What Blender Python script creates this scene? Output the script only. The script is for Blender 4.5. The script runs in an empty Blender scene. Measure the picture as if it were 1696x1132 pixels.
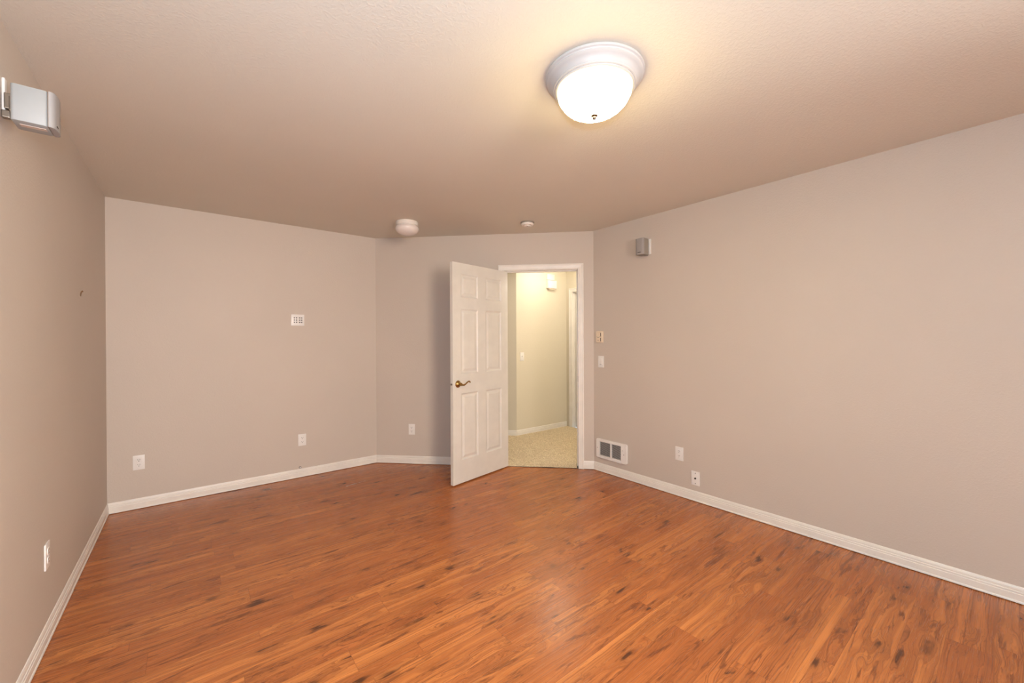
import bpy, bmesh, math, random
import numpy as np
from mathutils import Vector, Matrix
PI = math.pi
S2 = 2 ** -.5
SC = bpy.context.scene
COL = SC.collection

# ------------------------------------------------------------------ camera
CAM_H = 1.3264
YAW, PITCH, ROLL, FPX = 0.67301, -0.0031608, -0.0043864, 669.198
fw = Vector((math.sin(YAW) * math.cos(PITCH), math.cos(YAW) * math.cos(PITCH), math.sin(PITCH)))
r0 = Vector((math.cos(YAW), -math.sin(YAW), 0)); u0 = r0.cross(fw)
rt = r0 * math.cos(ROLL) + u0 * math.sin(ROLL); up = u0 * math.cos(ROLL) - r0 * math.sin(ROLL)
cd = bpy.data.cameras.new('camera'); cam = bpy.data.objects.new('camera', cd); COL.objects.link(cam)
M = Matrix((rt, up, -fw)).transposed().to_4x4(); M.translation = (0, 0, CAM_H)
cam.matrix_world = M
cd.sensor_width = 36; cd.lens = FPX * 36 / 1696; cd.clip_start = .02
SC.camera = cam
# ------------------------------------------------------------------ view, world, lights
SC.view_settings.view_transform = 'Standard'; SC.view_settings.look = 'None'
SC.view_settings.exposure = 0.11; SC.view_settings.gamma = 1
W = bpy.data.worlds.new('sky'); SC.world = W; W.use_nodes = True
W.node_tree.nodes['Background'].inputs[0].default_value = (.75, .87, 1, 1)
W.node_tree.nodes['Background'].inputs[1].default_value = 1.0

XL, XR, YB, YREAR, H = -.5035, 3.2331, 4.3622, -2.6, 2.44
CX = 1.5838                    # corner between back wall and diagonal wall
CY = YB - (XR - CX)            # corner between diagonal wall and right wall (y)
DLEN = (XR - CX) / S2

def light(name, kind, loc, energy, color, rot=(0, 0, 0), **kw):
    d = bpy.data.lights.new(name, kind); d.energy = energy; d.color = color
    for k, v in kw.items(): setattr(d, k, v)
    o = bpy.data.objects.new(name, d); o.location = loc; o.rotation_euler = rot; COL.objects.link(o)
    return o
# daylight from the rear window, plus an added side window brightening the left wall
light('rear_window_daylight', 'AREA', (.3, YREAR + .02, 1.5), 43, (.95, .80, .69), (PI / 2, 0, 0), shape='RECTANGLE', size=1.0, size_y=1.2, spread=1.6)
light('added_side_light', 'AREA', (XR - .02, -1.6, 1.4), 66, (.90, .93, .93), (0, PI / 2, 0), shape='RECTANGLE', size=1.3, size_y=1.1, spread=2.3)
# the photographer's flash, mounted on the camera
light('camera_flash', 'POINT', (-.018, -.054, 1.515), 66, (.56, .90, 1.24), shadow_soft_size=.035)
HALL_EMIT = 33.0          # warm ceiling light of the hallway
light('hallway_fill', 'POINT', (3.92, 2.45, 2.2), 38, (1, .91, .74), shadow_soft_size=.12)   # added unseen fill light that brightens the hallway wall evenly
LAMP_EMIT = 64.0
LAMP_COL = (1, .77, .37)

# ------------------------------------------------------------------ node helpers
class NT:
    def __init__(s, name):
        s.m = bpy.data.materials.new(name); s.m.use_nodes = True
        s.t = s.m.node_tree; s.b = s.t.nodes['Principled BSDF']
    def n(s, typ, **kw):
        o = s.t.nodes.new(typ)
        for k, v in kw.items(): setattr(o, k, v)
        return o
    def l(s, a, b): s.t.links.new(a, b)
    def set(s, inp, v):
        if hasattr(v, 'links') or isinstance(v, bpy.types.NodeSocket): s.l(v, inp)
        else: inp.default_value = v
    def math(s, op, a, b=None, c=None, clamp=False):
        o = s.n('ShaderNodeMath', operation=op); o.use_clamp = clamp
        for i, v in enumerate((a, b, c)):
            if v is not None: s.set(o.inputs[i], v)
        return o.outputs[0]
    def comb(s, x, y, z=0.):
        o = s.n('ShaderNodeCombineXYZ')
        for i, v in enumerate((x, y, z)): s.set(o.inputs[i], v)
        return o.outputs[0]
    def noise(s, vec, scale=1., detail=2., rough=.5, dist=0.):
        o = s.n('ShaderNodeTexNoise'); s.l(vec, o.inputs['Vector'])
        for k, v in (('Scale', scale), ('Detail', detail), ('Roughness', rough), ('Distortion', dist)): s.set(o.inputs[k], v)
        return o.outputs['Fac']
    def ramp(s, v, a, b, lo=0., hi=1.):
        o = s.n('ShaderNodeMapRange'); o.interpolation_type = 'SMOOTHSTEP'
        for i, x in enumerate((v, a, b, lo, hi)): s.set(o.inputs[i], x)
        return o.outputs[0]
    def mix(s, f, a, b, mode='MIX'):
        o = s.n('ShaderNodeMix', data_type='RGBA', blend_type=mode)
        s.set(o.inputs[0], f)
        for i, v in ((6, a), (7, b)):
            s.set(o.inputs[i], v if not isinstance(v, tuple) else (*v, 1))
        return o.outputs[2]
    def bump(s, h, strength, dist=.001):
        o = s.n('ShaderNodeBump'); o.inputs['Strength'].default_value = strength; o.inputs['Distance'].default_value = dist
        s.l(h, o.inputs['Height']); s.l(o.outputs[0], s.b.inputs['Normal'])
    def pos(s): return s.n('ShaderNodeNewGeometry').outputs['Position']

def plain(name, col, rough=.5, metal=0., spec=.5, bump=None, emit=0., ecol=None):
    m = NT(name); m.b.inputs['Roughness'].default_value = rough; m.b.inputs['Metallic'].default_value = metal
    m.b.inputs['Specular IOR Level'].default_value = spec
    p = m.pos()
    n = m.noise(p, 9., 3.)
    c = m.mix(m.ramp(n, .3, .7), tuple(x * .97 for x in col), tuple(min(1, x * 1.03) for x in col))
    m.l(c, m.b.inputs['Base Color'])
    if bump: m.bump(m.noise(p, bump[0], 3.), bump[1], bump[2])
    if emit:
        m.b.inputs['Emission Color'].default_value = (*(ecol or col), 1); m.b.inputs['Emission Strength'].default_value = emit
    return m.m

def wall_paint(name, col, bs=.35, rough=.6):
    m = NT(name); p = m.pos(); m.b.inputs['Roughness'].default_value = rough
    m.b.inputs['Specular IOR Level'].default_value = .35
    n = m.noise(p, 1.3, 3.)
    c = m.mix(m.ramp(n, .3, .7), tuple(x * .985 for x in col), tuple(x * 1.015 for x in col))
    m.l(c, m.b.inputs['Base Color'])
    h = m.math('ADD', m.ramp(m.noise(p, 95., 2., .5, .6), .42, .66), m.math('MULTIPLY', m.noise(p, 260., 2.), .35))
    m.bump(h, bs, .0009)
    return m.m

M_WALL = wall_paint('greige_wall_paint', (.595, .522, .458))
M_CEIL = wall_paint('ceiling_paint', (.71, .665, .582), .5, .8)
M_HALL = wall_paint('cream_hall_paint', (.70, .64, .52))
M_TRIM = plain('white_semigloss_trim', (.82, .775, .715), .35)
M_DOOR = plain('white_door_paint', (.71, .68, .625), .38, bump=(70., .08, .0005))
M_PLATE = plain('white_plastic', (.83, .80, .77), .35)
M_ALMOND = plain('almond_plastic', (.80, .66, .50), .4)
M_DARK = plain('dark_slot', (.035, .028, .025), .6)
M_GREYHOLE = plain('grey_socket_hole', (.17, .15, .14), .6)
M_SILVER = plain('silver_plastic', (.37, .385, .39), .5, .05)
M_SPKDARK = plain('grey_cabinet_plastic', (.30, .27, .23), .5)
M_GRILLE = plain('grey_grille_cloth', (.34, .31, .30), .75, bump=(900., .4, .0004))
M_GRILLE2 = plain('silver_grille', (.36, .35, .35), .5, .2)
M_BRASS = plain('antique_brass', (.38, .24, .085), .28, 1.)
M_STEEL = plain('aged_steel', (.30, .26, .22), .4, .9)
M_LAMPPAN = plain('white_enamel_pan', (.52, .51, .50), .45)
M_OFFWHITE = plain('offwhite_ceiling_fitting', (.80, .74, .68), .4)
M_OPAL = plain('unlit_opal_glass', (.78, .70, .66), .18)
M_FIN = plain('cream_plastic', (.62, .50, .43), .35)
M_FINIAL = plain('satin_finial_metal', (.16, .12, .10), .35, 1.)
M_ALU = plain('heater_fins', (.62, .59, .57), .5, .1)
M_DARKREC = plain('heater_recess', (.14, .13, .12), .8)
M_BROWN = plain('brown_hook', (.16, .085, .035), .5)
M_GLASS = plain('window_glass', (.9, .95, 1.), .02)

def lamp_glass():
    m = NT('lit_frosted_glass'); m.b.inputs['Base Color'].default_value = (.9, .88, .85, 1); m.b.inputs['Roughness'].default_value = .3
    p = m.pos(); n = m.noise(p, 22., 2.)
    c = m.mix(n, tuple(LAMP_COL), tuple(min(1, x * 1.06) for x in LAMP_COL))
    m.l(c, m.b.inputs['Emission Color']); # the bulbs sit low in the bowl: its rim, up in the pan, glows less than its belly
    z = m.n('ShaderNodeSeparateXYZ'); m.l(p, z.inputs[0])
    m.l(m.ramp(z.outputs[2], H - .070, H - .130, LAMP_EMIT * .02, LAMP_EMIT * 1.15), m.b.inputs['Emission Strength'])
    return m.m
M_LIT = lamp_glass()

def wood_floor():
    m = NT('laminate_floor'); g = m.n('ShaderNodeSeparateXYZ'); m.l(m.pos(), g.inputs[0]); X, Y = g.outputs[0], g.outputs[1]
    # printed strips of uneven width, running along X
    v = m.math('ADD', m.math('MULTIPLY', Y, 1 / .088), m.math('MULTIPLY', m.math('SINE', m.math('MULTIPLY', Y, 2 * PI / .264)), .30))
    row = m.math('FLOOR', v); fy = m.math('FRACT', v)
    w1 = m.n('ShaderNodeTexWhiteNoise', noise_dimensions='1D'); m.l(row, w1.inputs['W'])
    xs = m.math('ADD', m.math('MULTIPLY', X, 1 / .98), m.math('MULTIPLY', w1.outputs['Value'], 9.))
    colm = m.math('FLOOR', xs); fx = m.math('FRACT', xs)
    w2 = m.n('ShaderNodeTexWhiteNoise', noise_dimensions='2D'); m.l(m.comb(row, colm), w2.inputs['Vector'])
    sid = m.n('ShaderNodeSeparateColor'); m.l(w2.outputs['Color'], sid.inputs[0]); r1, r2, r3 = sid.outputs[0], sid.outputs[1], sid.outputs[2]
    gx = m.math('ADD', X, m.math('MULTIPLY', r1, 37.)); gy = m.math('ADD', Y, m.math('MULTIPLY', r2, 23.)); gz = m.math('MULTIPLY', r3, 11.)
    def P(sx, sy): return m.comb(m.math('MULTIPLY', gx, sx), m.math('MULTIPLY', gy, sy), gz)
    # knots: sparse, irregular, stretched along the strip
    wv = m.noise(P(5., 16.), 1., 3., .6)
    med = m.noise(P(2.6, 30.), 1., 3., .6, .4)
    vor = m.n('ShaderNodeTexVoronoi'); vor.inputs['Scale'].default_value = 1.; vor.inputs['Randomness'].default_value = 1.
    wx = m.math('ADD', m.math('MULTIPLY', gx, 4.2), m.math('MULTIPLY', wv, 1.6)); wy = m.math('ADD', m.math('MULTIPLY', gy, 11.5), m.math('MULTIPLY', med, 1.5))
    m.l(m.comb(wx, wy, gz), vor.inputs['Vector'])
    vk = m.n('ShaderNodeSeparateColor'); m.l(vor.outputs['Color'], vk.inputs[0])
    sel = m.ramp(vk.outputs[0], .28, .38); size = m.math('ADD', .09, m.math('MULTIPLY', vk.outputs[1], .17))
    kd = m.math('DIVIDE', vor.outputs['Distance'], size)
    knot = m.math('MULTIPLY', m.ramp(kd, .35, 1.15, 1., 0.), sel)
    halo = m.math('MULTIPLY', m.ramp(kd, .6, 3.4, 1., 0.), sel)
    # grain: bands across the strip, bent by a warp that curls them into loops in places
    zone = m.ramp(m.noise(P(1.3, 5.), 1., 1.), .47, .66)
    warp = m.math('SUBTRACT', m.noise(P(3.6, 12.5), 1., 1.5, .5, .5), .5)
    amp = m.math('ADD', .9, m.math('MULTIPLY', zone, 9.))
    G = m.math('ADD', m.math('MULTIPLY', gy, 42.), m.math('MULTIPLY', warp, amp))
    G = m.math('ADD', G, m.math('MULTIPLY', halo, 1.6))
    V1 = m.comb(m.math('MULTIPLY', gx, .40), G, gz)
    band = m.noise(V1, 1., 3., .55)
    V2 = m.comb(m.math('MULTIPLY', gx, 1.0), m.math('MULTIPLY', G, 5.0), gz)
    lines = m.noise(V2, 1., 2., .55)
    fine = m.noise(P(7., 210.), 1., 3., .6)
    patch = m.ramp(m.noise(P(3.4, 30.), 1., 4., .7, .9), .56, .66)
    base = m.mix(r3, (.500, .165, .062), (.680, .262, .100))
    base = m.mix(m.ramp(band, .34, .62, 0., .56), base, (.300, .088, .030))
    base = m.mix(m.ramp(lines, .52, .66, 0., .64), base, (.190, .056, .022))
    base = m.mix(m.ramp(lines, .46, .30, 0., .28), base, (.66, .27, .10))
    base = m.mix(m.ramp(fine, .48, .74, 0., .55), base, (.260, .080, .028))
    base = m.mix(m.math('MULTIPLY', patch, .74), base, (.155, .046, .021))
    base = m.mix(m.math('MULTIPLY', halo, .34), base, (.20, .062, .026))
    base = m.mix(m.math('MULTIPLY', knot, .88), base, (.070, .024, .013))
    e1 = m.ramp(m.math('MULTIPLY', m.math('MINIMUM', fx, m.math('SUBTRACT', 1., fx)), .98), .0006, .0022, 1., 0.)
    e2 = m.ramp(m.math('MULTIPLY', m.math('MINIMUM', fy, m.math('SUBTRACT', 1., fy)), .088), .0004, .0016, 1., 0.)
    e = m.math('MAXIMUM', e1, e2)
    base = m.mix(m.math('MULTIPLY', e, .35), base, (.12, .035, .015))
    base = m.mix(1., base, (1.0, .92, .65), 'MULTIPLY')
    m.l(base, m.b.inputs['Base Color'])
    m.set(m.b.inputs['Roughness'], m.math('ADD', .25, m.math('MULTIPLY', fine, .04)))
    m.b.inputs['Specular IOR Level'].default_value = .5
    m.bump(m.math('SUBTRACT', m.math('MULTIPLY', fine, .25), m.math('MULTIPLY', e, .5)), .12, .0006)
    return m.m
M_FLOOR = wood_floor()

def carpet_mat():
    m = NT('beige_carpet'); p = m.pos()
    a = m.noise(p, 150., 3., .7); b = m.noise(p, 18., 3., .6)
    c = m.mix(m.ramp(a, .32, .68), (.38, .30, .18), (.92, .78, .56))
    c = m.mix(m.math('MULTIPLY', m.ramp(b, .35, .7), .35), c, (.50, .38, .24))
    m.l(c, m.b.inputs['Base Color']); m.b.inputs['Roughness'].default_value = .95; m.b.inputs['Specular IOR Level'].default_value = .1
    m.b.inputs['Sheen Weight'].default_value = .25
    return m.m
M_CARPET = carpet_mat()

# ------------------------------------------------------------------ mesh helpers
def bx(bm, x0, x1, y0, y1, z0, z1, bev=0., seg=2):
    t = bmesh.new(); bmesh.ops.create_cube(t, size=1)
    for v in t.verts:
        v.co = Vector(((x0 + x1) / 2 + v.co.x * (x1 - x0), (y0 + y1) / 2 + v.co.y * (y1 - y0), (z0 + z1) / 2 + v.co.z * (z1 - z0)))
    if bev: bmesh.ops.bevel(t, geom=t.edges[:], offset=bev, segments=seg, affect='EDGES', profile=.6)
    merge(bm, t)
def merge(bm, t, mat=None):
    if mat is not None: bmesh.ops.transform(t, matrix=mat, verts=t.verts[:])
    me = bpy.data.meshes.new('tmp'); t.to_mesh(me); t.free(); bm.from_mesh(me); bpy.data.meshes.remove(me)
def lathe(bm, prof, n=64, axis='Z', mat=None):
    """prof: (r, z) list; r=0 makes a pole."""
    t = bmesh.new(); rings = []
    for r, z in prof:
        if r < 1e-6: rings.append([t.verts.new((0, 0, z))])
        else: rings.append([t.verts.new((r * math.cos(2 * PI * i / n), r * math.sin(2 * PI * i / n), z)) for i in range(n)])
    for a, b in zip(rings, rings[1:]):
        for i in range(n):
            j = (i + 1) % n
            f = [a[0]] if len(a) == 1 else [a[i], a[j]]
            g = [b[0]] if len(b) == 1 else [b[j], b[i]]
            if len(f) + len(g) > 2: t.faces.new(f + g)
    bmesh.ops.recalc_face_normals(t, faces=t.faces[:])
    R = {'Z': Matrix(), 'Y': Matrix.Rotation(PI / 2, 4, 'X'), 'X': Matrix.Rotation(PI / 2, 4, 'Y')}[axis]
    merge(bm, t, (mat or Matrix()) @ R)
def tube(bm, pts, rad, n=12):
    """swept round tube through pts; rad is a number or one per point"""
    pts = [Vector(p) for p in pts]; rad = rad if isinstance(rad, (list, tuple)) else [rad] * len(pts)
    rings = []; nrm = None
    for i, p in enumerate(pts):
        d = (pts[min(i + 1, len(pts) - 1)] - pts[max(i - 1, 0)]).normalized()
        if nrm is None:
            nrm = d.orthogonal().normalized()
        nrm = (nrm - d * nrm.dot(d)).normalized(); b = d.cross(nrm)
        rings.append([bm.verts.new(p + (nrm * math.cos(2 * PI * k / n) + b * math.sin(2 * PI * k / n)) * rad[i]) for k in range(n)])
    for a, c in zip(rings, rings[1:]):
        for k in range(n): bm.faces.new((a[k], a[(k + 1) % n], c[(k + 1) % n], c[k]))
    bm.faces.new(rings[0][::-1]); bm.faces.new(rings[-1])
def extrude_profile(bm, prof, frames):
    """prof: list of (a,b). frames: functions mapping (a,b) to a point, one per station; closed profile, capped ends."""
    rings = [[bm.verts.new(f(a, b)) for a, b in prof] for f in frames]
    n = len(prof)
    for p, q in zip(rings, rings[1:]):
        for i in range(n): bm.faces.new((p[i], p[(i + 1) % n], q[(i + 1) % n], q[i]))
    bm.faces.new(rings[0][::-1]); bm.faces.new(rings[-1])
def obj(name, bm, mat, parent=None, smooth=0., loc=None, rotz=0., label=None):
    bmesh.ops.remove_doubles(bm, verts=bm.verts[:], dist=1e-6)
    bmesh.ops.recalc_face_normals(bm, faces=bm.faces[:])
    me = bpy.data.meshes.new(name); bm.to_mesh(me); bm.free()
    if smooth:
        me.shade_smooth() if hasattr(me, 'shade_smooth') else None
        try: me.set_sharp_from_angle(angle=math.radians(smooth))
        except Exception: pass
    me.materials.append(mat)
    o = bpy.data.objects.new(name, me); COL.objects.link(o)
    if parent: o.parent = parent
    if loc: o.location = loc
    if rotz: o.rotation_euler = (0, 0, rotz)
    if label: o['label'] = label
    return o
def tag(o, label, cat, group=None, kind=None):
    o['label'] = label; o['category'] = cat
    if group: o['group'] = group
    if kind: o['kind'] = kind
    return o
def thing(name, label, cat, loc, rotz=0., group=None, kind=None):
    o = bpy.data.objects.new(name, None); o.empty_display_size = .05; COL.objects.link(o)
    o.location = loc; o.rotation_euler = (0, 0, rotz)
    return tag(o, label, cat, group, kind)
def struct(name, bm, mat, label, cat, **kw):
    return tag(obj(name, bm, mat, **kw), label, cat, kind='structure')
def copy_tree(o, parent=None):
    c = o.copy(); COL.objects.link(c); c.parent = parent
    for ch in list(o.children): copy_tree(ch, c)
    return c
def poly_prism(bm, pts, z0, z1):
    lo = [bm.verts.new((x, y, z0)) for x, y in pts]; hi = [bm.verts.new((x, y, z1)) for x, y in pts]
    n = len(pts); bm.faces.new(lo[::-1]); bm.faces.new(hi)
    for i in range(n): bm.faces.new((lo[i], lo[(i + 1) % n], hi[(i + 1) % n], hi[i]))

def diag(s, off=0.):           # point on the diagonal wall; off>0 goes out into the hall
    return (CX + s * S2 + off * S2, YB - s * S2 + off * S2)
ROT = {'back': 0., 'right': -PI / 2, 'left': PI / 2, 'diag': -PI / 4}   # local X runs right along the wall, local -Y comes into the room

# ------------------------------------------------------------------ room shell
T = .115
OP0, OP1, OPH = 1.408, 2.172, 2.052      # door opening along the diagonal wall and its height
bm = bmesh.new()
poly_prism(bm, [(XL, YREAR), (XR, YREAR), (XR, CY), (CX, YB), (XL, YB)], -.03, 0)
struct('floor', bm, M_FLOOR, 'orange brown wood laminate floor with dark knots and swirling grain', 'floor')
bm = bmesh.new(); poly_prism(bm, [(XL - T, YREAR - T), (5.2, YREAR - T), (5.2, 6.1), (XL - T, 6.1)], H, H + .08)
struct('ceiling', bm, M_CEIL, 'flat beige textured ceiling over the whole room', 'ceiling')
bm = bmesh.new(); bx(bm, XL - T, XL, YREAR - T, YB + T, 0, H)
struct('wall_left', bm, M_WALL, 'greige painted wall at the left edge of the room', 'wall')
bm = bmesh.new(); poly_prism(bm, [(XL, YB), (CX, YB), (CX + T * math.tan(PI / 8), YB + T), (XL, YB + T)], 0, H)
struct('wall_back', bm, M_WALL, 'pinkish greige back wall between left wall and diagonal wall', 'wall')
def dpoly(s0, s1, o0, o1): return [diag(s0, o0), diag(s1, o0), diag(s1, o1), diag(s0, o1)]
bm = bmesh.new()
k = T * math.tan(PI / 8)
poly_prism(bm, [diag(0), diag(OP0 - .02), diag(OP0 - .02, T), diag(k, T)], 0, H)
poly_prism(bm, [diag(OP1 + .02), diag(DLEN), diag(DLEN - k + .0, T) if False else diag(DLEN + k, T), diag(OP1 + .02, T)], 0, H)
poly_prism(bm, dpoly(OP0 - .02, OP1 + .02, 0, T), OPH + .02, H)
struct('wall_diagonal', bm, M_WALL, 'short angled greige wall that holds the open doorway', 'wall')
VY0, VY1, VZ0, VZ1 = -2.2, -1.0, .7, 2.3  # opening of the unseen side window, added to light the left wall
bm = bmesh.new(); poly_prism(bm, [(XR, VY1), (XR + T, VY1), (XR + T, CY + k), (XR, CY)], 0, H)
bx(bm, XR, XR + T, YREAR - T, VY0, 0, H); bx(bm, XR, XR + T, VY0, VY1, 0, VZ0); bx(bm, XR, XR + T, VY0, VY1, VZ1, H)
struct('wall_right', bm, M_WALL, 'long greige wall filling the right side of the room', 'wall')
# wall behind the camera with its window
WX0, WX1, WZ0, WZ1 = -.2, .8, .9, 2.1
bm = bmesh.new()
bx(bm, XL, WX0, YREAR - T, YREAR, 0, H); bx(bm, WX1, XR, YREAR - T, YREAR, 0, H)
bx(bm, WX0, WX1, YREAR - T, YREAR, 0, WZ0); bx(bm, WX0, WX1, YREAR - T, YREAR, WZ1, H)
struct('wall_rear', bm, M_WALL, 'greige wall behind the viewer with a wide window', 'wall')
bm = bmesh.new()
for a, b, c, d in ((WX0, WX1, WZ0, WZ0 + .05), (WX0, WX1, WZ1 - .05, WZ1), (WX0, WX0 + .05, WZ0, WZ1), (WX1 - .05, WX1, WZ0, WZ1), (.28, .32, WZ0, WZ1)):
    bx(bm, a, b, YREAR - .09, YREAR - .04, c, d, .004)
wf = struct('window_1', bm, M_TRIM, 'white framed wide window behind the viewer', 'window')
bm = bmesh.new(); bx(bm, WX0 + .04, WX1 - .04, YREAR - .068, YREAR - .062, WZ0 + .04, WZ1 - .04)
obj('window_pane', bm, M_GLASS, wf)
bm = bmesh.new()
for a, b, c, d in ((VY0, VY1, VZ0, VZ0 + .05), (VY0, VY1, VZ1 - .05, VZ1), (VY0, VY0 + .05, VZ0, VZ1), (VY1 - .05, VY1, VZ0, VZ1), (-1.62, -1.58, VZ0, VZ1)):
    bx(bm, XR + .04, XR + .09, a, b, c, d, .004)
wf2 = struct('added_window_2', bm, M_TRIM, 'white framed tall window added in the right wall, unseen behind the viewer', 'window')
bm = bmesh.new(); bx(bm, XR + .062, XR + .068, VY0 + .04, VY1 - .04, VZ0 + .04, VZ1 - .04)
obj('window_pane', bm, M_GLASS, wf2)

# ------------------------------------------------------------------ hallway shell
HX, HY = 4.49, 4.30
HC = 3.505                      # corner x of the short diagonal hall wall
bm = bmesh.new(); poly_prism(bm, [(HC, HY), (HX + T, HY), (HX + T, HY + T), (HC + .05, HY + T)], 0, H)
struct('wall_hall_far', bm, M_HALL, 'cream hallway wall facing the doorway', 'wall')
bm = bmesh.new(); poly_prism(bm, [(HC, HY), (HC + .05, HY + T), (HC - 1.3 + .08, HY + 1.3 + .08), (HC - 1.3, HY + 1.3)], 0, H)
struct('wall_hall_left', bm, M_HALL, 'narrow darker cream strip of angled hallway wall', 'wall')
D2A, D2B, D2H = 4.178, 3.40, 2.045       # second doorway in the hall (y range)
bm = bmesh.new()
bx(bm, HX, HX + T, D2A + .015, HY, 0, H); bx(bm, HX, HX + T, 1.2, D2B - .015, 0, H); bx(bm, HX, HX + T, D2B - .015, D2A + .015, D2H + .015, H)
struct('wall_hall_right', bm, M_HALL, 'cream hallway wall with a white cased doorway', 'wall')
bm = bmesh.new(); bx(bm, XR + T, HX + T, 1.2 - T, 1.2, 0, H)
struct('wall_hall_end', bm, M_HALL, 'cream wall closing the hidden hallway end', 'wall')
bm = bmesh.new(); poly_prism(bm, [(HC - 1.3, HY + 1.3), (1.30, YB + T), (1.2, YB + T), (HC - 1.4, HY + 1.3)], 0, H)
struct('wall_hall_near', bm, M_HALL, 'cream wall closing the far left hallway end', 'wall')
bm = bmesh.new(); poly_prism(bm, [(XR + T, 1.2), (HX, 1.2), (HX, HY), (HC, HY), (HC - 1.3, HY + 1.3), (1.3, YB + T), diag(0, T), diag(OP0, T), diag(OP0, 0.), diag(OP1, 0.), diag(OP1, T), (XR + T, CY)], -.03, 0)
struct('floor_hall', bm, M_DARKREC, 'subfloor beneath the hallway carpet', 'floor')

# carpet pile: a fine displaced sheet
def carpet():
    rng = np.random.default_rng(4)
    st = .0042
    n_s, n_o = int(2.3 / st), int(2.15 / st)
    S = 1.25 + np.arange(n_s) * st; O = .0015 + np.arange(n_o) * st
    SS, OO = np.meshgrid(S, O)
    jx = rng.uniform(-.4, .4, SS.shape) * st; jy = rng.uniform(-.4, .4, SS.shape) * st; jy[0] = np.abs(jy[0])
    Xc = CX + (SS + jx) * S2 + (OO + jy) * S2; Yc = YB - (SS + jx) * S2 + (OO + jy) * S2
    Z = .011 + rng.uniform(0, .0085, SS.shape)
    # rounded front edge
    Z *= np.clip((OO - .0) / .012, .35, 1)
    # soft undulation by feet
    Z += .002 * np.sin(SS * 9 + 1.3 * np.sin(OO * 7)) * np.sin(OO * 11 + SS * 3)
    # keep inside the hall: opening only in the wall thickness, hall beyond it
    ok = np.where(OO < T + .003, (SS > OP0 + .012) & (SS < OP1 - .012), True)
    ok &= (Xc < HX - .002) & (Yc < HY - .002) & (Xc + Yc < HC + HY - .003) | (OO > T) & (Xc < HX - .002) & (Yc < HY - .002) & (Xc > HC - .01) | (OO > T) & (Xc + Yc < HC + HY - .003)
    ok &= (Xc < HX - .002)
    ok &= np.where(Xc > HC, Yc < HY - .002, True)
    ok &= np.where(OO > T, ~((Xc < XR + T + .003) & (Yc < CY)), True)
    verts = np.stack([Xc, Yc, Z], -1).reshape(-1, 3)
    idx = np.arange(SS.size).reshape(SS.shape)
    q = np.stack([idx[:-1, :-1], idx[:-1, 1:], idx[1:, 1:], idx[1:, :-1]], -1)
    good = ok[:-1, :-1] & ok[:-1, 1:] & ok[1:, 1:] & ok[1:, :-1]
    f = q[good]
    used = np.unique(f); remap = -np.ones(SS.size, int); remap[used] = np.arange(used.size)
    me = bpy.data.meshes.new('carpet'); me.from_pydata(verts[used].tolist(), [], remap[f].tolist()); me.materials.append(M_CARPET)
    o = bpy.data.objects.new('carpet', me); COL.objects.link(o)
    return tag(o, 'beige speckled cut pile carpet on the hallway floor', 'carpet', kind='stuff')
carpet()

# ------------------------------------------------------------------ baseboards
BASE = [(0, .004), (.013, .004), (.013, .010), (.0115, .0135), (.0095, .0155), (.0100, .018), (.0105, .046), (.0085, .0485), (.0080, .051), (.0092, .053), (.0088, .0585), (.0062, .061), (.0056, .0635), (.0070, .066), (.0058, .074), (.003, .082), (0, .084)]
def baseboard(name, p, q, tp, tq, label, prof=BASE, z=0.):
    """from p to q along the wall; the room is on the right-hand side; tp, tq: run-on per unit of offset (mitre)"""
    p, q = Vector(p), Vector(q); d = (q - p).normalized(); n = Vector((d.y, -d.x))
    bm = bmesh.new()
    f1 = lambda a, b: (*(p + n * a + d * a * tp), b + z); f2 = lambda a, b: (*(q + n * a + d * a * tq), b + z)
    extrude_profile(bm, prof, [f1, f2])
    return struct(name, bm, M_TRIM, label, 'baseboard')
t8 = math.tan(PI / 8)
CAS0, CAS1 = OP0 - .060, OP1 + .056
# walls traversed so that the room lies on the right: left wall runs +Y, back wall +X, diagonal, right wall -Y
baseboard('baseboard_left', (XL, YREAR), (XL, 3.131), 1, 0, 'near length of white baseboard along the left wall')
baseboard('baseboard_left', (XL - .001, 3.1325), (XL - .001, YB), 0, -1, 'far length of white baseboard along the left wall, beyond the joint')
baseboard('baseboard_back', (XL, YB), (CX, YB), 1, -t8, 'white moulded baseboard along the back wall')
baseboard('baseboard_diagonal', diag(0), diag(CAS0), t8, 0, 'white baseboard on the angled wall, left of the doorway')
baseboard('baseboard_diagonal', diag(CAS1 + .0005), diag(DLEN), 0, -t8, 'very short white baseboard between door casing and right corner')
baseboard('baseboard_right', (XR, CY), (XR, YREAR), t8, -1, 'long white moulded baseboard along the right wall')
baseboard('baseboard_hall', (HC - 1.2, HY + 1.2), (HC, HY), 0, t8 * -1, 'white baseboard on the narrow angled hallway wall', z=.004)
baseboard('baseboard_hall', (HC, HY), (HX - .001, HY), t8, -1, 'white baseboard along the cream hallway wall', z=.004)

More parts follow.
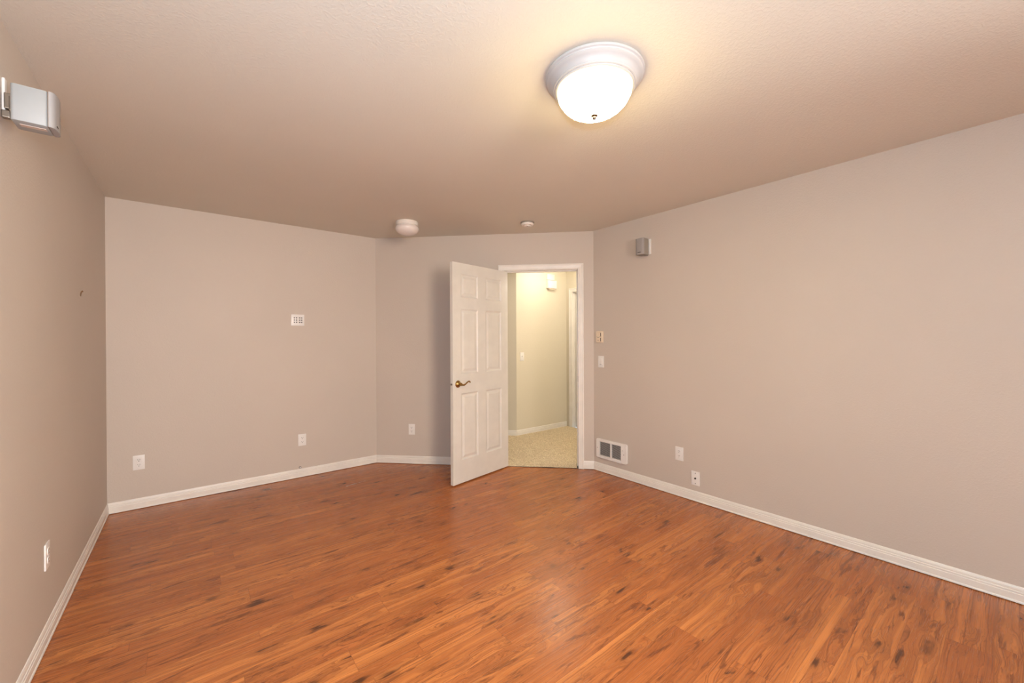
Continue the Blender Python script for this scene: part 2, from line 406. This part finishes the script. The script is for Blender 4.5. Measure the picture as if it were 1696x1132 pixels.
# ------------------------------------------------------------------ door casings and jambs
def casing_profile(w=.057):     # a = distance from the opening, b = thickness off the wall
    return [(0, 0), (0, .009), (.004, .0115), (.010, .0115), (.013, .0095), (.018, .0105), (.030, .0125), (.040, .0135), (.043, .0165), (.048, .018), (.053, .018), (w, .015), (w, 0)]
def casing(bm, P, s0, s1, h, w=.057, z0=.002):
    """P(s, off, z) gives a point; off>0 is off the wall towards the room"""
    pr = casing_profile(w)
    extrude_profile(bm, pr, [lambda a, b: P(s0 - a, b, z0), lambda a, b: P(s0 - a, b, h + a), lambda a, b: P(s1 + a, b, h + a), lambda a, b: P(s1 + a, b, z0)])
Pd = lambda s, b, z: (*diag(s, -b), z)
bm = bmesh.new(); casing(bm, Pd, OP0 - .003, OP1 + .001, OPH + .004)
c1 = struct('trim_1', bm, M_TRIM, 'white moulded casing around the open bedroom doorway', 'door casing')
Pd2 = lambda s, b, z: (*diag(s, T + b), z)
bm = bmesh.new(); casing(bm, Pd2, OP0 - .003, OP1 + .001, OPH + .004, z0=.003)
obj('hall_side_casing', bm, M_TRIM, c1)
bm = bmesh.new()
poly_prism(bm, dpoly(OP0 - .0195, OP0, .0005, T - .0005), .001, OPH); poly_prism(bm, dpoly(OP1, OP1 + .0195, .0005, T - .0005), .001, OPH)
poly_prism(bm, dpoly(OP0 - .0195, OP1 + .0195, .0005, T - .0005), OPH, OPH + .0195)
poly_prism(bm, dpoly(OP0, OP0 + .010, .04, .075), .016, OPH); poly_prism(bm, dpoly(OP1 - .010, OP1, .04, .075), .016, OPH); poly_prism(bm, dpoly(OP0, OP1, .04, .075), OPH - .010, OPH)
obj('door_jamb', bm, M_TRIM, c1)
bm = bmesh.new()
poly_prism(bm, dpoly(OP1 - .0015, OP1 + .0003, .006, .034), .895, .955)
obj('strike_plate', bm, M_STEEL, c1, label='dark metal strike plate')
# hall doorway
P2 = lambda s, b, z: (HX - b, -s, z)
bm = bmesh.new(); casing(bm, P2, -D2A, -D2B, D2H, z0=.012)
c2 = struct('trim_2', bm, M_TRIM, 'cream lit white casing of the second doorway down the hall', 'door casing')
bm = bmesh.new()
bx(bm, HX + .0005, HX + T - .001, D2A, D2A + .0145, .0, D2H); bx(bm, HX + .0005, HX + T - .001, D2B - .0145, D2B, .0, D2H); bx(bm, HX + .0005, HX + T - .001, D2B - .0145, D2A + .0145, D2H, D2H + .0145)
bx(bm, HX + .035, HX + .05, D2A - .012, D2A, 0, D2H); bx(bm, HX + .035, HX + .05, D2B, D2A, D2H - .012, D2H)
obj('door_jamb', bm, M_TRIM, c2)

# ------------------------------------------------------------------ panelled doors
def panel_door(name, w, h, t, panels, mat, **kw):
    """local: x 0..w (free edge to hinge), front face at y=0 (towards -y), back at y=t, z 0..h"""
    bm = bmesh.new()
    xs = sorted({0, w} | {p[0] for p in panels} | {p[1] for p in panels}); zs = sorted({0, h} | {p[2] for p in panels} | {p[3] for p in panels})
    for side in (0, 1):
        Y = (lambda d: d) if side == 0 else (lambda d: t - d)
        for i in range(len(xs) - 1):
            for j in range(len(zs) - 1):
                x0, x1, z0, z1 = xs[i], xs[i + 1], zs[j], zs[j + 1]
                if any(abs(x0 - p[0]) < 1e-6 and abs(z0 - p[2]) < 1e-6 for p in panels):
                    rings = []
                    for ins, dep in ((0, 0), (.003, .0022), (.009, .0065), (.016, .0078), (.021, .0078), (.040, .0022), (.043, .0016)):
                        rings.append([bm.verts.new(c) for c in ((x0 + ins, Y(dep), z0 + ins), (x1 - ins, Y(dep), z0 + ins), (x1 - ins, Y(dep), z1 - ins), (x0 + ins, Y(dep), z1 - ins))])
                    for a, b in zip(rings, rings[1:]):
                        for q in range(4): bm.faces.new((a[q], a[(q + 1) % 4], b[(q + 1) % 4], b[q]))
                    bm.faces.new(rings[-1])
                else:
                    bm.faces.new([bm.verts.new(c) for c in ((x0, Y(0), z0), (x1, Y(0), z0), (x1, Y(0), z1), (x0, Y(0), z1))])
    for i in range(len(xs) - 1):
        for z in (0, h): bm.faces.new([bm.verts.new(c) for c in ((xs[i], 0, z), (xs[i + 1], 0, z), (xs[i + 1], t, z), (xs[i], t, z))])
    for j in range(len(zs) - 1):
        for x in (0, w): bm.faces.new([bm.verts.new(c) for c in ((x, 0, zs[j]), (x, t, zs[j]), (x, t, zs[j + 1]), (x, 0, zs[j + 1]))])
    return obj(name, bm, mat, **kw)
DW, DH, DT = .757, 2.028, .035
pan = [(a, b, c - .012, d - .012) for a, b in ((.100, .320), (.427, .655)) for c, d in ((.222, .837), (1.02, 1.617), (1.725, 1.939))]
DANG = math.radians(11.14)
door = panel_door('door_1', DW, DH, DT, pan, M_DOOR, loc=(1.852, 3.180, .012), rotz=DANG)
tag(door, 'white six panel door standing open into the room, brass lever handle', 'door', kind='structure')
# lever handle, both sides
def handle(side):
    bm = bmesh.new()
    sgn = -1 if side == 0 else 1
    y0 = 0 if side == 0 else DT
    Z, Xh = .916, .060
    RY = Matrix.Translation((Xh, y0, Z)) @ (Matrix.Rotation(PI / 2, 4, 'X') if side == 0 else Matrix.Rotation(-PI / 2, 4, 'X'))
    t = bmesh.new(); lathe(t, [(0, 0), (.0325, 0), (.033, .003), (.030, .0065), (.024, .008), (.021, .011), (.017, .015), (.0125, .018), (.0125, .021), (0, .021)], 40)
    merge(bm, t, RY)
    rose = obj('door_handle', bm, M_BRASS, door, smooth=35, label='brass lever handle' if side == 0 else None)
    bm = bmesh.new()
    t = bmesh.new(); lathe(t, [(0, .018), (.011, .018), (.0095, .026), (.0125, .032), (.0150, .040), (.0140, .048), (.008, .055), (0, .056)], 28); merge(bm, t, RY)
    yl = y0 + sgn * .044
    pts = [(Xh, yl, Z - .003), (Xh + .018, yl, Z - .007), (Xh + .034, yl + sgn * .003, Z - .008), (Xh + .050, yl + sgn * .005, Z - .001), (Xh + .068, yl + sgn * .006, Z + .012), (Xh + .086, yl + sgn * .005, Z + .021), (Xh + .098, yl + sgn * .003, Z + .022), (Xh + .108, yl, Z + .017), (Xh + .114, yl - sgn * .002, Z + .009)]
    tube(bm, pts, [.0085, .0085, .0072, .0062, .0058, .0056, .0054, .0058, .0064], 14)
    obj('lever', bm, M_BRASS, rose, smooth=40)
handle(0); handle(1)
bm = bmesh.new(); bx(bm, -.0012, .0004, .005, .030, .888, .944, .0004)
lp = obj('latch_plate', bm, M_DOOR, door)
bm = bmesh.new(); t = bmesh.new(); lathe(t, [(.0085, 0), (.0105, 0), (.0105, .0035), (.0085, .0035)], 24); merge(bm, t, Matrix.Translation((-.001, .0175, .916)) @ Matrix.Rotation(-PI / 2, 4, 'Y'))
bx(bm, -.008, 0, .012, .023, .911, .921, .001)
obj('latch_bolt', bm, M_STEEL, lp, label='dark metal latch bolt')
for z in (.20, .98, 1.80):
    bm = bmesh.new(); t = bmesh.new(); lathe(t, [(0, 0), (.006, 0), (.006, .09), (0, .09)], 16); merge(bm, t, Matrix.Translation((DW - .002, DT + .006, z)))
    bx(bm, DW, DW + .0014, .004, DT + .004, z, z + .09)
    obj('hinge', bm, M_BRASS, door)
# closed door deep inside the hall doorway
d2 = panel_door('door_2', D2A - D2B - .006, D2H - .02, .035, [(.1, .32, .21, .82), (.43, .65, .21, .82), (.1, .32, 1.0, 1.6), (.43, .65, 1.0, 1.6), (.1, .32, 1.71, 1.92), (.43, .65, 1.71, 1.92)], M_DOOR, loc=(HX + .055, D2A - .003, .015), rotz=-PI / 2)
tag(d2, 'white closed door recessed in the second doorway down the hall', 'door', kind='structure')

# ------------------------------------------------------------------ ceiling lights
lamp = thing('ceiling_light', 'large lit flush ceiling light with white pan and glowing frosted bowl', 'ceiling light', (1.340, 1.117, H))
bm = bmesh.new()
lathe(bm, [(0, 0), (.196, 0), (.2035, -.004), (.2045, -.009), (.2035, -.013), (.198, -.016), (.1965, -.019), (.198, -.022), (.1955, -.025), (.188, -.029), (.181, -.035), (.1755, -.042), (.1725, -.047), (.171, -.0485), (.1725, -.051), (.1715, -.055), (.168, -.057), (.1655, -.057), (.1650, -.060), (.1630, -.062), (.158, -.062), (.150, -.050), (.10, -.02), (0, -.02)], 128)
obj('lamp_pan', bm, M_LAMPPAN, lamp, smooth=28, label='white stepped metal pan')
bm = bmesh.new()
prof = [(.1565, -.058)]
for i in range(1, 25):
    a = i / 24 * PI / 2; prof.append((.1565 * math.cos(a) ** .82 if i < 24 else 0, -.058 - .108 * math.sin(a) ** 1.15))
lathe(bm, prof, 128)
# fine vertical fluting of the bowl
for v in bm.verts:
    r = math.hypot(v.co.x, v.co.y)
    if r > .02:
        a = math.atan2(v.co.y, v.co.x); kf = 1 + .008 * math.cos(a * 24) * min(1, (-.058 - v.co.z) / .02)
        v.co.x *= kf; v.co.y *= kf
gl = obj('glass_bowl', bm, M_LIT, lamp, smooth=60, label='glowing white frosted glass bowl')
bm = bmesh.new(); lathe(bm, [(0, -.160), (.0135, -.164), (.0145, -.168), (.011, -.171), (.0080, -.173), (.0090, -.177), (.006, -.182), (0, -.183)], 32)
obj('finial', bm, M_FINIAL, lamp, smooth=40, label='small pinkish metal finial')

lamp2 = thing('ceiling_light', 'small unlit ceiling light with white dome, above the angled wall', 'ceiling light', (1.5995, 3.5794, H))
bm = bmesh.new(); lathe(bm, [(0, 0), (.098, 0), (.1015, -.004), (.1015, -.036), (.098, -.0375), (0, -.0375)], 72)
obj('lamp_canopy', bm, M_OFFWHITE, lamp2, smooth=35)
bm = bmesh.new()
prof = [(0, -.0375), (.094, -.0375), (.094, -.041), (.1015, -.044), (.1065, -.053), (.1075, -.062)]
for i in range(1, 15):
    a = i / 14 * PI / 2; prof.append((.1075 * math.cos(a) if i < 14 else 0, -.062 - .066 * math.sin(a)))
lathe(bm, prof, 72)
obj('glass_dome', bm, M_OPAL, lamp2, smooth=50, label='opal white glass dome')

smoke = thing('smoke_detector', 'small round white smoke detector on the ceiling above the doorway', 'smoke detector', (2.4995, 2.894, H))
bm = bmesh.new(); lathe(bm, [(0, 0), (.066, 0), (.066, -.007), (.060, -.009), (0, -.009)], 56)
obj('detector_base', bm, M_SPKDARK, smoke, smooth=35)
bm = bmesh.new(); lathe(bm, [(0, -.009), (.055, -.009), (.059, -.014), (.058, -.026), (.054, -.031), (.044, -.033), (.043, -.0305), (.030, -.0305), (.029, -.037), (.026, -.040), (0, -.041)], 56)
cov = obj('detector_cover', bm, M_OFFWHITE, smoke, smooth=35)
bm = bmesh.new(); lathe(bm, [(0, -.0405), (.004, -.0405), (.004, -.043), (0, -.0435)], 16)
bmesh.ops.translate(bm, verts=bm.verts[:], vec=(-.012, -.012, 0)); obj('test_button', bm, M_GREYHOLE, cov)

hl = thing('ceiling_light', 'round frosted ceiling light glowing in the hallway beyond the door', 'ceiling light', (3.82, 3.84, H))
bm = bmesh.new(); lathe(bm, [(0, 0), (.14, 0), (.14, -.02), (.12, -.03), (0, -.03)], 48); obj('lamp_canopy', bm, M_LAMPPAN, hl, smooth=35)
bm = bmesh.new()
prof = [(0, -.031), (.125, -.031)] + [(.125 * math.cos(i / 10 * PI / 2) if i < 10 else 0, -.031 - .10 * math.sin(i / 10 * PI / 2)) for i in range(1, 11)]
lathe(bm, prof, 40); obj('glass_dome', bm, plain('lit_hall_glass', (.9, .85, .7), .3, emit=HALL_EMIT, ecol=(1, .88, .70)), hl, smooth=60)

# ------------------------------------------------------------------ wall plates
def plate_bm(w, h, t=.006): 
    bm = bmesh.new(); bx(bm, -w / 2, w / 2, -t, 0, -h / 2, h / 2, .0022, 2); return bm
def screw(bm, x, z, y=-.0062, r=.0032): lathe(bm, [(0, 0), (r, 0), (r, .0012), (0, .0016)], 14, mat=Matrix.Translation((x, y, z)) @ Matrix.Rotation(PI / 2, 4, 'X'))
def make_outlet():
    t = thing('power_outlet', '', 'power outlet', (0, 0, 0))
    cp = obj('cover_plate', plate_bm(.070, .1143), M_PLATE, t, smooth=35)
    bm = bmesh.new(); screw(bm, 0, 0); obj('screw', bm, M_PLATE, cp)
    for s in (-1, 1):
        bm = bmesh.new(); z = s * .0195
        u = bmesh.new(); lathe(u, [(0, -.001), (.0172, -.001), (.0172, .0078), (.0166, .0085), (0, .0085)], 40)
        for v in u.verts: v.co.y = max(-.0140, min(.0140, v.co.y))
        merge(bm, u, Matrix.Translation((0, 0, z)) @ Matrix.Rotation(PI / 2, 4, 'X'))
        rc = obj('receptacle', bm, M_PLATE, t, smooth=35)
        bm = bmesh.new()
        bx(bm, -.0075, -.0052, -.0088, -.0084, z + .0005, z + .0088); bx(bm, .0052, .0075, -.0088, -.0084, z + .001, z + .0082)
        u = bmesh.new(); lathe(u, [(0, 0), (.0030, 0), (.0030, .0004), (0, .0004)], 14); merge(bm, u, Matrix.Translation((0, -.0084, z - .0075)) @ Matrix.Rotation(PI / 2, 4, 'X'))
        obj('slots', bm, M_DARK, rc, label='dark plug slots')
    return t
out0 = make_outlet()
outs = [('back', (-.3223, YB, .3674), 'white power outlet low on the back wall, near the left corner'),
        ('back', (.8523, YB, .3631), 'white power outlet on the back wall, above the small round cable stub'),
        ('diag', (*diag(.400), .3703), 'white power outlet on the angled wall, left of the open door'),
        ('right', (XR, 1.7894, .3605), 'white power outlet on the right wall, beyond the blank cable plate'),
        ('left', (XL, 2.688, .380), 'white power outlet on the left wall, seen nearly edge on')]
for i, (w, loc, lab) in enumerate(outs):
    o = out0 if i == 0 else copy_tree(out0)
    o.location = loc; o.rotation_euler = (0, 0, ROT[w]); tag(o, lab, 'power outlet', 'power outlets low on the walls')

cpl = thing('cable_plate', 'white blank wall plate with centre cable socket and two dark screws', 'wall plate', (XR, 1.650, .1884), ROT['right'])
obj('cover_plate', plate_bm(.070, .1143), M_PLATE, cpl, smooth=35)
for z in (-.042, .042):
    bm = bmesh.new(); screw(bm, 0, z, r=.0040); obj('screw', bm, M_GREYHOLE, cpl, smooth=35, label='dark screw')
bm = bmesh.new(); lathe(bm, [(0, 0), (.0075, 0), (.0075, .003), (.0052, .003), (.0052, .009), (0, .009)], 18, mat=Matrix.Translation((0, -.006, 0)) @ Matrix.Rotation(PI / 2, 4, 'X'))
obj('cable_socket', bm, M_DARK, cpl, smooth=35, label='dark threaded cable socket')

jp = thing('audio_wall_plate', 'white square wall plate with twelve dark round sockets on the back wall', 'wall plate', (.8192, YB, 1.5306), 0)
obj('cover_plate', plate_bm(.1155, .1085), M_PLATE, jp, smooth=35)
for x in (-.0285, -.0095, .0165, .0345):
    for z in (.0215, 0, -.0215):
        bm = bmesh.new(); Mx = Matrix.Translation((x - .0015, -.006, z)) @ Matrix.Rotation(PI / 2, 4, 'X')
        lathe(bm, [(.0032, 0), (.0062, 0), (.0062, .003), (.0055, .006), (.0032, .006)], 20, mat=Mx)
        lathe(bm, [(0, .0005), (.0032, .0005), (.0032, .001), (0, .001)], 14, mat=Mx)
        obj('socket', bm, M_BRASS if False else M_GREYHOLE, jp, smooth=35, label='dark round socket')
for x, z in ((-.022, .044), (.022, .044), (-.022, -.044), (.022, -.044)):
    bm = bmesh.new(); screw(bm, x, z, r=.0028); obj('screw', bm, M_PLATE, jp, smooth=35)

# cable stub by the baseboard
cs = thing('cable_stub', 'tiny round metal cable end poking out low on the back wall', 'cable', (.832, YB, .0965), 0)
bm = bmesh.new(); lathe(bm, [(.0062, 0), (.0105, 0), (.0105, .008), (.0062, .008)], 24, mat=Matrix.Rotation(PI / 2, 4, 'X')); obj('metal_collar', bm, M_GREYHOLE, cs, smooth=35)
bm = bmesh.new(); lathe(bm, [(0, 0), (.0060, 0), (.0060, .010), (0, .010)], 18, mat=Matrix.Rotation(PI / 2, 4, 'X')); obj('cable_core', bm, M_PLATE, cs, smooth=35)

# thermostat, switch
th = thing('thermostat', 'almond wall thermostat with two dark side slots, above the light switch', 'thermostat', (XR, 2.6268, 1.3555), ROT['right'])
bm = bmesh.new(); bx(bm, -.040, .040, -.006, 0, -.058, .058, .002); obj('back_plate', bm, M_ALMOND, th, smooth=35)
bm = bmesh.new(); bx(bm, -.037, .037, -.026, -.006, -.0555, .0555, .004, 3); bd = obj('thermostat_body', bm, M_ALMOND, th, smooth=35)
for z in (.022, -.026):
    bm = bmesh.new(); bx(bm, .020, .028, -.0266, -.0255, z - .018, z + .018); obj('side_slot', bm, M_DARK, bd, label='dark vertical slot')
bm = bmesh.new()
pts = [(-.008 + .018 * math.cos(a), -.0264, .012 + .018 * math.sin(a)) for a in [math.radians(205 + 13 * i) for i in range(11)]]
tube(bm, pts, .0016, 8); obj('dial_mark', bm, M_GREYHOLE, bd, label='grey curved dial mark')
bm = bmesh.new(); bx(bm, -.020, .004, -.0268, -.0258, -.036, -.033); obj('scale_mark', bm, M_GREYHOLE, bd, label='short grey scale mark')
sw = thing('light_switch', 'white rocker light switch on the right wall, below the thermostat', 'light switch', (XR, 2.618, 1.1068), ROT['right'])
obj('cover_plate', plate_bm(.070, .1143), M_PLATE, sw, smooth=35)
bm = bmesh.new(); bx(bm, -.0168, .0168, -.0095, -.005, -.0335, .0335, .0015); rk = obj('rocker', bm, M_PLATE, sw, smooth=35)
bm = bmesh.new(); bx(bm, -.012, .012, -.0099, -.0092, -.029, -.026); obj('rocker_groove', bm, M_GREYHOLE, rk)
sw2 = thing('light_switch', 'white toggle light switch on the cream hallway wall', 'light switch', (3.603, HY, 1.099), 0)
obj('cover_plate', plate_bm(.070, .1143), M_PLATE, sw2, smooth=35)
bm = bmesh.new(); bx(bm, -.006, .006, -.016, -.005, -.004, .012, .002); obj('toggle', bm, M_PLATE, sw2, smooth=35)

# picture hooks / nails
nl = thing('picture_hook', 'tiny brown picture hook high on the left wall', 'hook', (XL, 3.447, 1.612), ROT['left'])
bm = bmesh.new(); tube(bm, [(-.004, -.001, -.016), (-.004, -.003, 0), (-.003, -.006, .012), (.002, -.008, .017), (.010, -.008, .015), (.012, -.008, .011)], .0028, 8)
obj('bent_wire', bm, M_BROWN, nl, smooth=50)
nl2 = thing('wall_nail', 'tiny nail left in the cream hallway wall', 'nail', (4.006, HY, 1.664), 0)
bm = bmesh.new(); lathe(bm, [(0, 0), (.002, 0), (.002, .012), (.0055, .0125), (.0055, .014), (0, .014)], 12, mat=Matrix.Rotation(PI / 2, 4, 'X')); obj('nail_shank', bm, M_ALMOND, nl2)

# chime box in the hall
ch = thing('door_chime', 'white chime box high on the cream hallway wall', 'door chime', (4.15, HY, 2.145), 0)
bm = bmesh.new(); bx(bm, -.085, .085, -.055, 0, -.062, .052, .005); cb = obj('chime_box', bm, M_PLATE, ch, smooth=35)
bm = bmesh.new(); bx(bm, -.062, .050, -.058, -.054, -.03, .022, .001); obj('front_label_panel', bm, M_PLATE, cb)
bm = bmesh.new(); bx(bm, -.072, .075, -.018, 0, .064, .150, .003); obj('upper_cover', bm, M_PLATE, ch, smooth=35)
bm = bmesh.new(); bx(bm, -.06, .06, -.045, -.004, -.078, -.062, .003); obj('lower_vent', bm, M_ALMOND, ch)

# ------------------------------------------------------------------ wall heater
ht = thing('wall_heater', 'white wall heater with two dark louvred openings, beside the doorway corner', 'wall heater', (XR, 2.4875, .2375), ROT['right'])
HW, HH = .183, .094
bm = bmesh.new()
def frame_bm(bm, x0, x1, z0, z1, holes, y0, y1, rad=.014):
    # rounded outline, rectangular holes: built as a bridge of strips
    xs = [x0] + [v for h in holes for v in h[:2]] + [x1]; hz0, hz1 = holes[0][2], holes[0][3]
    pts = []
    for cx, cz, a0 in ((x1 - rad, z1 - rad, 0), (x0 + rad, z1 - rad, 90), (x0 + rad, z0 + rad, 180), (x1 - rad, z0 + rad, 270)):
        for i in range(7):
            a = math.radians(a0 + i * 15); pts.append((cx + rad * math.cos(a), cz + rad * math.sin(a)))
    def slab(poly):
        lo = [bm.verts.new((x, y0, z)) for x, z in poly]; hi = [bm.verts.new((x, y1, z)) for x, z in poly]
        n = len(poly); bm.faces.new(lo); bm.faces.new(hi[::-1])
        for i in range(n): bm.faces.new((lo[i], hi[i], hi[(i + 1) % n], lo[(i + 1) % n]))
    slab([p for p in pts if p[0] >= holes[-1][1]][-8:] if False else [(holes[-1][1], z0)] + [p for p in pts[21:]] + [p for p in pts[:7]] + [(holes[-1][1], z1)])
    slab([(holes[0][0], z1)] + pts[7:21] + [(holes[0][0], z0)])
    slab([(holes[0][0], z0), (holes[-1][1], z0), (holes[-1][1], hz0), (holes[0][0], hz0)])
    slab([(holes[0][0], hz1), (holes[-1][1], hz1), (holes[-1][1], z1), (holes[0][0], z1)])
    for a, b in zip(holes, holes[1:]): slab([(a[1], hz0), (b[0], hz0), (b[0], hz1), (a[1], hz1)])
HOLES = [(-.141, -.010, -.068, .068), (.004, .118, -.068, .068)]
frame_bm(bm, -HW, HW, -HH, HH, HOLES, -.020, -.0, .016)
fr = obj('heater_frame', bm, M_PLATE, ht, smooth=35, label='white rounded metal front frame')
md = fr.modifiers.new('bevel', 'BEVEL'); md.width = .0025; md.segments = 2; md.limit_method = 'ANGLE'; md.angle_limit = math.radians(40)
bm = bmesh.new(); bx(bm, -.143, .120, -.0030, -.0005, -.070, .070); obj('heater_core', bm, M_DARKREC, ht, label='dark recessed core')
for h in HOLES:
    bm = bmesh.new()
    for i in range(15):
        z = -.062 + i * .0088
        u = bmesh.new(); bx(u, h[0], h[1], -.006, .006, -.0008, .0008)
        merge(bm, u, Matrix.Translation((0, -.0115, z)) @ Matrix.Rotation(math.radians(-28), 4, 'X'))
    obj('louvres', bm, M_ALU, ht, label='grey horizontal louvres')
for x, z in ((-.166, .003), (.133, .030), (.150, -.006)):
    bm = bmesh.new(); screw(bm, x, z, y=-.020, r=.0036); obj('screw', bm, M_DARK, ht, smooth=35, label='small dark screw')

# ------------------------------------------------------------------ loudspeakers
def mark(bm, x0, x1, z, y, h=.004):
    bx(bm, x0, x1, y - .0006, y + .0002, z - h / 2, z + h / 2)
# left: local x = along wall (+Y world), local -y = into room (+X world)
sl = thing('wall_speaker', 'small silver loudspeaker on the left wall, close to the viewer', 'loudspeaker', (XL, 2.085, 2.131), ROT['left'])
bm = bmesh.new(); bx(bm, .100, .124, -.008, 0, -.001, .112, .003); pl = obj('mounting_plate', bm, M_PLATE, sl, smooth=35, label='white mounting plate')
bm = bmesh.new(); bx(bm, .062, .108, -.048, -.024, -.012, .038, .003); bx(bm, .090, .118, -.030, -.007, .004, .058, .003); bx(bm, .094, .118, -.020, 0, -.026, -.001, .003)
obj('bracket', bm, M_STEEL, pl, label='dark pivot bracket')
def rounded_box(bm, x0, x1, y0, y1, z0, z1, r, seg=5):
    t = bmesh.new(); bx(t, x0, x1, y0, y1, z0, z1)
    e = [e for e in t.edges if abs(e.verts[0].co.z - e.verts[1].co.z) > 1e-5]
    bmesh.ops.bevel(t, geom=e, offset=r, segments=seg, affect='EDGES', profile=.5)
    e2 = [e for e in t.edges if len(e.link_faces) == 2 and e.link_faces[0].normal.angle(e.link_faces[1].normal) > 1.0]
    bmesh.ops.bevel(t, geom=e2, offset=.003, segments=2, affect='EDGES', profile=.5)
    merge(bm, t)
bm = bmesh.new(); rounded_box(bm, 0, .092, -.124, -.040, -.061, .061, .010); cabn = obj('speaker_cabinet', bm, M_SILVER, sl, smooth=40, label='silver cabinet')
bm = bmesh.new(); bx(bm, .030, .050, -.115, -.055, -.0625, -.0605, .0005); obj('foot_slot', bm, M_FIN, cabn)
bm = bmesh.new()
# front grille, softly rounded towards the listener
pr = [(0.000, -.1265), (.000, -.129), (.002, -.134), (.007, -.139), (.016, -.142), (.046, -.144), (.076, -.142), (.085, -.139), (.090, -.134), (.092, -.129), (.092, -.1265)]
extrude_profile(bm, pr, [lambda a, b: (a, b, -.061), lambda a, b: (a, b, .061)])
gr = obj('speaker_grille', bm, M_GRILLE2, sl, smooth=50, label='grey rounded front grille')
bm = bmesh.new(); bx(bm, .018, .036, -.1438, -.140, -.050, -.045, .0005); obj('badge', bm, M_DARK, gr, label='small dark badge')
bm = bmesh.new(); bx(bm, .002, .090, -.1268, -.1238, -.0595, .0595); obj('cabinet_seam', bm, M_STEEL, cabn)

# right: local x = towards -Y world, local -y = into room (-X world)
sr = thing('wall_speaker', 'small grey loudspeaker on the right wall, beyond the doorway corner', 'loudspeaker', (XR, 2.10, 2.155), ROT['right'])
bm = bmesh.new(); bx(bm, -.020, .050, -.014, 0, -.062, .074, .003); pl = obj('mounting_plate', bm, M_PLATE, sr, smooth=35, label='white mounting plate')
bm = bmesh.new(); bx(bm, -.01, .028, -.030, -.013, -.074, -.02, .002); obj('bracket', bm, M_SPKDARK, pl, label='dark pivot bracket')
bm = bmesh.new(); rounded_box(bm, -.040, .040, -.095, -.022, -.072, .072, .006); cabn = obj('speaker_cabinet', bm, M_SPKDARK, sr, smooth=40, label='darker grey cabinet side')
bm = bmesh.new(); pr = [(-.040, -.0955), (-.040, -.102), (-.036, -.108), (-.020, -.111), (.020, -.111), (.036, -.108), (.040, -.102), (.040, -.0955)]
extrude_profile(bm, pr, [lambda a, b: (a, b, -.072), lambda a, b: (a, b, .072)]); gr = obj('speaker_grille', bm, M_GRILLE, sr, smooth=50, label='grey cloth front grille')
bm = bmesh.new(); bx(bm, -.016, .014, -.1122, -.1105, -.056, -.050, .0004); obj('badge', bm, M_DARK, gr, label='small dark badge')

# ------------------------------------------------------------------ paint scuff on the floor
bm = bmesh.new(); random.seed(3)
for k in range(9):
    x = 1.12 + k * .02 + random.uniform(-.006, .006); y = 3.822 + k * .0045 + random.uniform(-.004, .004)
    w, h = random.uniform(.010, .024), random.uniform(.003, .009) * (1 if k < 5 else .5)
    n = 9; vs = [bm.verts.new((x + w * math.cos(2 * PI * i / n) * random.uniform(.6, 1.1), y + h * math.sin(2 * PI * i / n) * random.uniform(.6, 1.1), .0012)) for i in range(n)]
    bm.faces.new(vs)
tag(obj('paint_scuff', bm, M_TRIM), 'pale paint scuffs on the wood floor near the back wall', 'scuff mark', kind='stuff')
